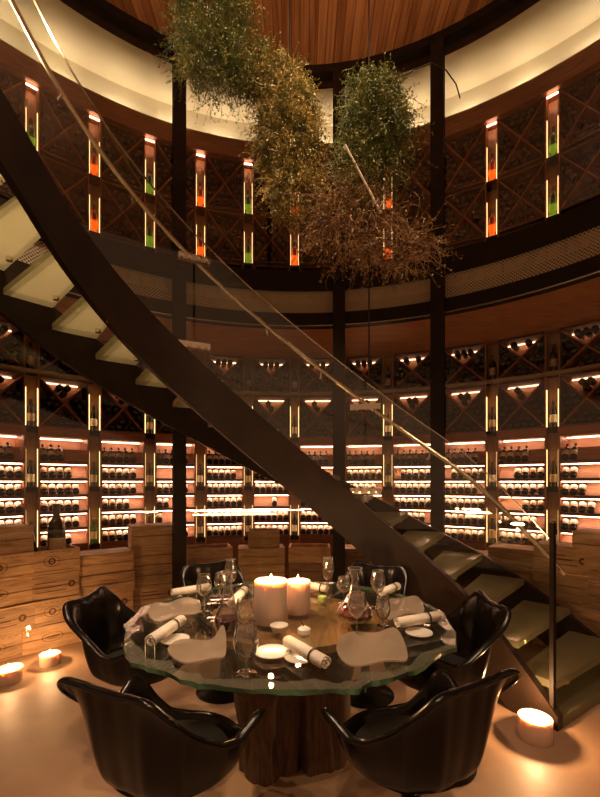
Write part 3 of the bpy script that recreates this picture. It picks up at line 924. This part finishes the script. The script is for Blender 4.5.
for i in range(_n): m.f.append([i, (i+1) % _n, _n + (i+1) % _n, _n + i]); m.m.append(0)
m.build('wood_slab', slab_m, tb, shift=tb.location)
trunk(-.155, 2.12, [(0, .155), (.25, .15), (.55, .17), (.8, .22), (1, .27)], 3)
trunk(.115, 2.16, [(0, .135), (.25, .13), (.55, .14), (.8, .17), (1, .23)], 8)

# ------------------------------------------------------------------ chairs
RIM = [(0, .285, .822), (18, .300, .826), (26, .330, .834), (32, .350, .835), (38, .350, .800), (44, .340, .762), (52, .298, .70), (63, .278, .655), (78, .275, .612), (90, .288, .603),
       (100, .305, .625), (106, .325, .645), (112, .332, .650), (118, .315, .62), (126, .28, .55), (138, .258, .505), (155, .258, .490), (180, .268, .484)]
def rim(a):
    a = abs(a)
    LIP = .030
    for i in range(len(RIM)-1):
        if RIM[i][0] <= a <= RIM[i+1][0]:
            f = (a - RIM[i][0]) / (RIM[i+1][0] - RIM[i][0]); f = f*f*(3-2*f) * .5 + f * .5
            return (RIM[i][1]*(1-f) + RIM[i+1][1]*f - (LIP if a < 120 else 0.4*LIP), RIM[i][2]*(1-f) + RIM[i+1][2]*f)
def make_chair(seed):
    t = thing('tulip_armchair', 'x', 'chair')
    m = MB(); N = 96; T = 18
    for j in range(T + 1):
        s = j / T
        for i in range(N):
            a = -180 + 360 * i / N
            R, H = rim(a)
            rad = radians(a)
            zb = .425
            up = H - zb
            # flat seat, rounded shoulder, then a leaning wall whose lip flares out
            RB = min(R, .285)
            if s < .55:
                q = s / .55; b0, b1, b2 = (1-q)**2, 2*q*(1-q), q*q
                r = b1*.205 + b2*(RB*.82); z = b0*zb + b1*(zb-.012) + b2*(zb + .25*up)
            else:
                q = (s-.55)/.45
                P = [(RB*.82, zb+.25*up), (RB*.93, zb+.52*up), (RB*.93, zb+.84*up), (R, H)]
                w_ = [(1-q)**3, 3*q*(1-q)**2, 3*q*q*(1-q), q**3]
                r = sum(w_[k]*P[k][0] for k in range(4)); z = sum(w_[k]*P[k][1] for k in range(4))
            m.v.append(Vector((r * sin(rad), -r * cos(rad), z)))
    for dr, dz in ((.013, .003), (.024, -.002), (.029, -.012)):      # rolled lip, fading out at the front edge
        for i in range(N):
            a = -180 + 360 * i / N
            R, H = rim(a); rad = radians(a); k_ = 1.0 if abs(a) < 120 else max(.3, 1 - (abs(a) - 120) / 20)
            m.v.append(Vector(((R + dr*k_) * sin(rad), -(R + dr*k_) * cos(rad), H + dz*k_)))
    for j in range(T + 3):
        for i in range(N):
            q = (i+1) % N; m.f.append([j*N+i, j*N+q, (j+1)*N+q, (j+1)*N+i]); m.m.append(0)
    o = m.build('shell', shell_m, t, smooth=True, auto=180)
    import bmesh
    bm = bmesh.new(); bm.from_mesh(o.data); bmesh.ops.remove_doubles(bm, verts=bm.verts, dist=.0005)
    for f in bm.faces: f.smooth = True
    bmesh.ops.recalc_face_normals(bm, faces=bm.faces); bm.to_mesh(o.data); bm.free()
    sm = o.modifiers.new('smooth', 'SMOOTH'); sm.factor = .4; sm.iterations = 2
    so = o.modifiers.new('solid', 'SOLIDIFY'); so.thickness = .010; so.offset = 0
    sb = o.modifiers.new('sub', 'SUBSURF'); sb.levels = 1; sb.render_levels = 1
    m = MB(); m.lathe([(.001, .447), (.16, .447), (.190, .458), (.205, .474), (.195, .488), (.12, .496), (.001, .499)], 40)
    m.build('seat_cushion', cush_m, t, smooth=True)
    m = MB(); m.lathe([(.001, 0), (.190, 0), (.193, .006), (.17, .014), (.11, .028), (.055, .055), (.034, .11), (.028, .20), (.032, .30), (.052, .365), (.11, .412), (.13, .424)], 40)
    m.build('pedestal_base', shell_m, t, smooth=True, auto=60)
    return t
CH = [((-.447, 1.45), (.42, .905), 'black moulded tulip armchair in the left foreground, back to the camera'),
      ((.395, 1.483), (-.50, .865), 'black moulded tulip armchair in the right foreground, back to the camera'),
      ((-.86, 2.20), (1, -.05), 'black tulip armchair at the left side of the table before the crates'),
      ((.70, 2.13), (-1, .03), 'black tulip armchair at the right side of the table beside the staircase'),
      ((-.52, 2.86), (.55, -.83), 'black tulip armchair at the back left of the table, before open crates'),
      ((.44, 2.80), (-.50, -.86), 'black tulip armchair at the back right of the table under the stringer')]
ch0 = make_chair(0)
for i, (p, f, lab) in enumerate(CH):
    o = ch0 if i == 0 else copy_tree(ch0)
    o.location = (p[0], p[1], 0); o.rotation_euler = (0, 0, atan2(-f[0], f[1]))
    tag(o, lab, 'chair', 'tulip armchairs around the glass table')

# ------------------------------------------------------------------ candles
def candle(p, r, h, lab, power, group, n=28):
    t = thing('pillar_candle', lab, 'candle', p, group=group)
    m = MB(); cup = min(.018, h*.3)
    m.lathe([(.001, 0), (r*.98, 0), (r, .004), (r, h - .006), (r*.97, h), (r*.90, h - .003), (r*.80, h - cup), (.001, h - cup - .001)], n)
    m.build('wax', wax_m, t, smooth=True)
    m = MB(); m.tube([(0, 0, h - cup - .002), (.001, 0, h - cup + .014)], .0016, 6); m.build('wick', wick_m, t)
    zf = h - cup + .012
    m = MB(); m.lathe([(.0005, zf), (.0045, zf + .006), (.0055, zf + .012), (.0035, zf + .024), (.0005, zf + .036)], 10); m.build('flame', flame_m, t, smooth=True)
    lamp('candle_light', 'POINT', (0, 0, zf + .075), power, (1.0, .55, .24), .012, parent=t)
    return t
candle(at(271, 621, .75), .082, .200, 'tall thick white pillar candle lit on the table, the taller left one', CANDLE_W*1.2, 'pillar candles on the table')
candle(at(298, 612, .75), .064, .165, 'lit white pillar candle on the table, right of the tallest one', CANDLE_W, 'pillar candles on the table')
candle(at(9, 681, 0), .088, .095, 'low wide lit candle on the floor nearest the left edge', CANDLE_W*1.1, 'candles on the floor')
candle(at(50, 664, 0), .074, .085, 'low wide lit candle on the floor below the crates, right of another', CANDLE_W*1.1, 'candles on the floor')
candle(at(535, 738, 0), .088, .12, 'low wide lit candle on the floor at the foot of the staircase', CANDLE_W*2.4, 'candles on the floor')

# ------------------------------------------------------------------ tableware
TZ = .7505
def thick_poly(name, poly, z, h, mat, lab, cat, curl=.035, group=None):
    P = [at(x, y, z) for x, y in poly]
    c_ = sum(P, Vector()) / len(P); c_.z = z
    # smooth closed outline (Catmull-Rom)
    S = []
    n = len(P)
    for i in range(n):
        p0, p1, p2, p3 = P[i-1], P[i], P[(i+1) % n], P[(i+2) % n]
        for k in range(4):
            t = k / 4
            S.append(.5 * ((2*p1) + (-p0 + p2)*t + (2*p0 - 5*p1 + 4*p2 - p3)*t*t + (-p0 + 3*p1 - 3*p2 + p3)*t**3))
    m = MB(); N = len(S); K = 6
    for side in (0, 1):
        for j in range(1, K + 1):
            f = j / K
            for i, s in enumerate(S):
                q = c_.lerp(s, f); zz = z + curl * f**3 * (.55 + .45*sin(3 * 2*pi*i/N)) + (0 if side == 0 else h)
                m.v.append(Vector((q.x, q.y, zz)))
    off = K * N
    for side in (0, 1):
        b = side * off
        ci = len(m.v); m.v.append(Vector((c_.x, c_.y, z + (h if side else 0))))
        for i in range(N): m.f.append([ci, b+i, b+(i+1) % N]); m.m.append(0)
        for j in range(K-1):
            for i in range(N):
                q = (i+1) % N; m.f.append([b+j*N+i, b+j*N+q, b+(j+1)*N+q, b+(j+1)*N+i]); m.m.append(0)
    e = (K-1)*N
    for i in range(N):
        q = (i+1) % N; m.f.append([e+i, e+q, off+e+q, off+e+i]); m.m.append(0)
    o = m.build(name, mat, smooth=True, shift=c_, loc=c_)
    return tag(o, lab, cat, group)
def c1(l): return [(100 + x/3.333, 550 + y/3.333) for x, y in l]
def c2(l): return [(280 + x/3.333, 550 + y/3.333) for x, y in l]
thick_poly('glass_plate', c1([(225,350),(290,325),(370,305),(405,278),(420,305),(415,365),(370,398),(290,388)]), TZ, .006, frost_plate, 'frosted wavy glass plate at the front left of the table', 'plate', group='frosted glass plates')
thick_poly('glass_plate', c2([(188,350),(215,312),(260,280),(330,292),(390,292),(425,350),(408,392),(340,405),(240,395)]), TZ, .006, frost_plate, 'frosted wavy glass plate at the front right of the table', 'plate', group='frosted glass plates')
thick_poly('glass_plate', c1([(160,225),(200,190),(260,178),(335,193),(305,228),(220,250)]), TZ, .006, frost_plate, 'frosted wavy glass plate at the back left, behind a rolled napkin', 'plate', group='frosted glass plates')
thick_poly('glass_plate', c2([(345,212),(375,180),(430,162),(465,185),(480,212),(430,235),(370,242)]), TZ, .006, frost_plate, 'frosted wavy glass plate at the right side beyond the rolled napkin', 'plate', group='frosted glass plates')
def disc(x, y, r, h, lab, name='side_plate', mat=None, cat='plate', group='small side plates'):
    p = at(x, y, TZ)
    m = MB(); m.lathe([(.001, .0), (r*.7, .0), (r, h), (r*.98, h + .003), (r*.68, .005), (.001, .005)], 32)
    return tag(m.build(name, mat or china, smooth=True, loc=p), lab, cat, group)
disc(175, 641, .062, .008, 'small white side plate beside the left rolled napkin')
disc(419, 634, .060, .008, 'small white side plate under the right rolled napkin')
disc(300, 659, .060, .008, 'small white side plate under the front middle rolled napkin')
disc(272, 654, .070, .010, 'small white side plate in front of the tallest candle')
disc(274, 664, .050, .004, 'thin white saucer at the front edge below the side plate', 'saucer') if False else None
disc(279, 631, .042, .026, 'small white butter bowl in front of the tallest candle', 'butter_bowl', cat='bowl', group=None)
disc(190, 604, .055, .008, 'small white side plate under the back left rolled napkin')
def napkin(a, b_, z, r, lab):
    p = at(a[0], a[1], z); q = at(b_[0], b_[1], z)
    mid = (p + q) / 2; d = (q - p); L = d.length; ang = atan2(d.y, d.x)
    t = thing('rolled_napkin', lab, 'napkin', (mid.x, mid.y, z - r), ang, 'rolled napkins')
    m = MB(); N = 40; turns = 2.6
    # spiral roll: outer skin and the visible wound end
    pts_ = []
    K = 60
    for k in range(K + 1):
        s = k / K; rr = r * (.25 + .75 * s); a_ = turns * 2*pi * s
        pts_.append((rr * cos(a_), rr * sin(a_) + r))
    for k, (y, z_) in enumerate(pts_):
        wob = .003 * sin(k * .7)
        m.v.append(Vector((-L/2 - wob, y, z_))); m.v.append(Vector((L/2 + wob, y, z_)))
    for k in range(K): m.f.append([2*k, 2*k+1, 2*k+3, 2*k+2]); m.m.append(0)
    o = m.build('cloth_roll', linen, t, smooth=True, auto=180)
    s_ = o.modifiers.new('solid', 'SOLIDIFY'); s_.thickness = .003; s_.offset = 0
    m = MB()
    R = r + .0035
    m.lathe([(R, -.004), (R + .0015, -.004), (R + .0015, .004), (R, .004), (R, -.004)], 28, Matrix.Translation((L*.22, 0, r)) @ Matrix.Rotation(pi/2, 4, 'Y'))
    m.build('dark_tie', tie_m, t, smooth=True)
    return t
napkin((150, 641), (181, 620), TZ + .045, .025, 'rolled linen napkin at the left edge of the table, pointing to the candles')
napkin((397, 623), (438, 616), TZ + .045, .025, 'rolled linen napkin with dark tie at the right side of the table')
napkin((288, 641), (326, 663), TZ + .040, .025, 'rolled linen napkin at the front middle of the table')
napkin((172, 593), (209, 587), TZ + .040, .025, 'rolled linen napkin at the back left of the table')
napkin((231, 604), (244, 590), TZ + .036, .025, 'rolled linen napkin behind the left decanter')
napkin((309, 586), (327, 589), TZ + .036, .025, 'rolled linen napkin at the back behind the short candle')
napkin((381, 593), (397, 586), TZ + .036, .025, 'rolled linen napkin at the back right beyond the decanter')
def wine_glass(x, y, h, r, lab, wine=0, stem=.42):
    p = at(x, y, TZ)
    t = thing('wine_glass', lab, 'glass', p, group='wine glasses on the table')
    hb = h * stem
    m = MB(); m.lathe([(.001, .003), (r*.82, .0), (r*.84, .002), (r*.3, .006), (.0035, .014), (.003, hb*.6), (.0045, hb*.97), (.001, hb)], 24); m.build('stem', stem_glass, t, smooth=True, auto=60)
    H = h - hb
    bp = [(.002, hb), (r*.45, hb + H*.06), (r*.82, hb + H*.22), (r, hb + H*.45), (r*.97, hb + H*.62), (r*.84, hb + H*.84), (r*.74, h), (r*.72, h)]
    m = MB(); m.lathe(bp, 28); m.build('bowl', stem_glass, t, smooth=True, auto=60)
    m = MB(); m.lathe([(r*.735, h - .0015), (r*.75, h - .0015), (r*.75, h + .0005), (r*.735, h + .0005), (r*.735, h - .0015)], 28); m.build('rim', plain_rim, t, smooth=True)
    if wine:
        m = MB(); m.lathe([(.002, hb + .003), (r*.43, hb + H*.075), (r*.79, hb + H*.22), (r*.93, hb + H*.40), (.001, hb + H*.40)], 24); m.build('wine', wine_m, t, smooth=True, auto=60)
    return t
plain_rim = plain('glass_rim', (.9, .85, .78), .1, trans=.7)
wine_glass(246, 674, .185, .046, 'large empty wine glass at the front left, nearest the camera', stem=.26)
wine_glass(357, 636, .190, .045, 'stemmed wine glass in front of the right decanter')
wine_glass(204, 612, .195, .040, 'stemmed wine glass at the left beside the back left napkin')
wine_glass(220, 602, .165, .032, 'small stemmed glass between left wine glasses')
wine_glass(231, 600, .235, .036, 'tallest stemmed wine glass at the back left')
wine_glass(245, 632, .150, .046, 'round wine glass beside the left decanter neck', stem=.2)
wine_glass(328, 597, .235, .038, 'tall stemmed wine glass at the back behind the short candle')
wine_glass(378, 609, .205, .040, 'stemmed wine glass at the back right beyond the decanter')
wine_glass(344, 604, .150, .040, 'low stemmed glass behind the right decanter')
wine_glass(383, 626, .140, .036, 'low glass right of the decanter', stem=.2)
def decanter(x, y, lean, lab, r=.088):
    p = at(x, y, TZ)
    t = thing('wine_decanter', lab, 'decanter', p, lean, 'wine decanters')
    prof = [(.001, .003), (.05, 0), (r*.93, .02), (r, .045), (r*.9, .075), (r*.55, .11), (.030, .145), (.020, .18), (.018, .21), (.026, .245), (.034, .262)]
    m = MB(); m.lathe(prof, 32, Matrix.Identity(4)); m.build('vessel', stem_glass, t, smooth=True, auto=70)
    m = MB(); m.lathe([(.001, .005), (.048, .004), (r*.91, .022), (r*.97, .045), (.001, .045)], 32); m.build('red_wine', wine_m, t, smooth=True, auto=60)
    m = MB(); m.lathe([(.0335, .2605), (.0355, .2605), (.0355, .263), (.0335, .263), (.0335, .2605)], 28); m.build('rim', plain_rim, t, smooth=True)
    return t
decanter(355, 622, 0, 'round glass decanter with red wine right of the candles')
decanter(228, 628, 0, 'round glass decanter with dark wine left of the candles', .062)
p = at(304, 636, TZ); t = thing('salt_pot', 'small round white pot with a dark twig, before the shorter candle', 'pot', p)
m = MB(); m.lathe([(.001, 0), (.022, 0), (.030, .014), (.028, .032), (.014, .042), (.001, .043)], 24); m.build('body', china, t, smooth=True)
m = MB(); m.tube([(0, 0, .04), (-.006, 0, .055), (-.016, 0, .066)], .002, 6); m.build('twig', wick_m, t)
p = at(322, 601, TZ); t = thing('tealight_cup', 'small green tealight cup at the back of the table', 'tealight', p)
m = MB(); m.lathe([(.001, 0), (.022, 0), (.026, .028), (.023, .028), (.020, .012), (.001, .012)], 20); m.build('cup', fruit_m, t, smooth=True)
m = MB(); m.lathe([(.001, .0125), (.019, .0125), (.019, .02), (.001, .02)], 20); m.build('wax', wax_m, t, smooth=True)

# ------------------------------------------------------------------ hanging plants
def strands(m, centre, rad, n, seed, length=.22, r=.0017, droop=.6, segs=5, squash=1.0):
    rnd = random.Random(seed)
    for _ in range(n):
        while True:
            q = Vector((rnd.uniform(-1, 1), rnd.uniform(-1, 1), rnd.uniform(-1, 1)))
            if q.length < 1: break
        q = q * (q.length ** -.35 if q.length > .01 else 1)
        if q.length > 1: q.normalize()
        p = Vector(centre) + Vector((q.x * rad[0], q.y * rad[1], q.z * rad[2]))
        d = (Vector((q.x, q.y, q.z * .4)) + Vector((rnd.gauss(0, .6), rnd.gauss(0, .6), rnd.gauss(0, .6)))).normalized()
        L = length * rnd.uniform(.35, 1.1); st_ = L / segs
        path = [p.copy()]
        for k in range(segs):
            d = (d + Vector((rnd.gauss(0, .38), rnd.gauss(0, .38), rnd.gauss(0, .38) - droop * .22))).normalized()
            p = p + d * st_; path.append(p.copy())
        m.tube(path, [r * (1 - .6 * k / segs) for k in range(segs + 1)], 3, caps=False)
        # tiny leaves
        for k in range(1, segs + 1):
            for _2 in range(2):
                a = Vector((rnd.gauss(0, 1), rnd.gauss(0, 1), rnd.gauss(0, 1))).normalized(); b_ = a.cross(Vector((rnd.gauss(0, 1), rnd.gauss(0, 1), 1))).normalized()
                L2 = rnd.uniform(.008, .018); w2 = L2 * .28; c_ = path[k]
                m.add([c_, c_ + a*L2*.5 + b_*w2, c_ + a*L2, c_ + a*L2*.5 - b_*w2], [(0, 1, 2, 3)])
g_dark = plant_material('green_sprigs', (.06, .085, .018), (.15, .18, .04), (.34, .32, .09))
g_gold = plant_material('golden_sprigs', (.11, .12, .03), (.32, .27, .08), (.66, .52, .20))
g_brown = plant_material('dried_sprigs', (.12, .06, .02), (.26, .15, .055), (.42, .27, .11))
def plant(name, lab, blobs, mat, cable, Y=2.6):
    base = dp(blobs[0][0], blobs[0][1], Y)
    t = thing(name, lab, 'hanging plant', base, group='hanging sprig bushes')
    m = MB()
    for i, (x, y, rx, ry, n, L) in enumerate(blobs):
        c_ = dp(x, y, Y + random.uniform(-.05, .05)); s = Y / FPX
        strands(m, c_, (rx*s, min(rx, ry)*s*.9, ry*s), n, hash((x, y)) % 1000 + i, L)
    m.build('foliage', mat, t, shift=base)
    if cable:
        cx = (cable - 300) / FPX * Y
        m = MB(); m.tube([(cx, Y, 5.775), (cx, Y, base.z - (1.6 if cable == 369 else 0))], .005, 6); m.build('cable', steel, t, shift=base)
    return t
plant('hanging_greenery', 'dark green trailing sprig bush at the top left, spilling to the right',
      [(212, 8, 34, 34, 1100, .18), (205, 48, 24, 20, 420, .2), (243, 62, 24, 20, 420, .18), (190, 62, 12, 12, 90, .2), (228, 84, 30, 12, 160, .2)], g_dark, 205, 2.55)
plant('hanging_greenery', 'olive gold sprig bush hanging in the middle from a dark cable',
      [(288, 132, 28, 56, 2800, .12), (278, 80, 24, 18, 500, .13), (294, 190, 26, 22, 420, .17), (284, 130, 36, 66, 220, .18)], g_gold, 289, 2.6)
plant('hanging_greenery', 'green bushy sprig ball hanging right of the golden one',
      [(374, 126, 32, 38, 2100, .12), (372, 88, 24, 14, 400, .11), (364, 172, 32, 26, 500, .18), (376, 140, 40, 52, 220, .2)], g_dark, 369, 2.6)
plant('dried_branches', 'wispy dried brown branches hanging below the green bush',
      [(352, 225, 40, 30, 420, .26), (400, 245, 34, 22, 260, .26), (335, 200, 20, 30, 160, .26)], g_brown, None, 2.6)
for a, b_, lab in (((345, 145), (381, 213), 'thin pale bare stick poking out of the green bush'),):
    m = MB(); m.tube([dp(a[0], a[1], 2.38), dp(b_[0], b_[1], 2.42)], .006, 6)
    tag(m.build('bare_stick', lab_cream), lab, 'stick')
m = MB(); m.tube([dp(x, y, 2.6) for x, y in ((400, 78), (415, 70), (432, 63), (446, 70), (456, 84), (460, 98))], .004, 6)
tag(m.build('curly_twig', wick_m, smooth=True), 'dark curling twig reaching right from the green bush past the column', 'twig')
print('bottles', nb, 'objects', len(bpy.data.objects))
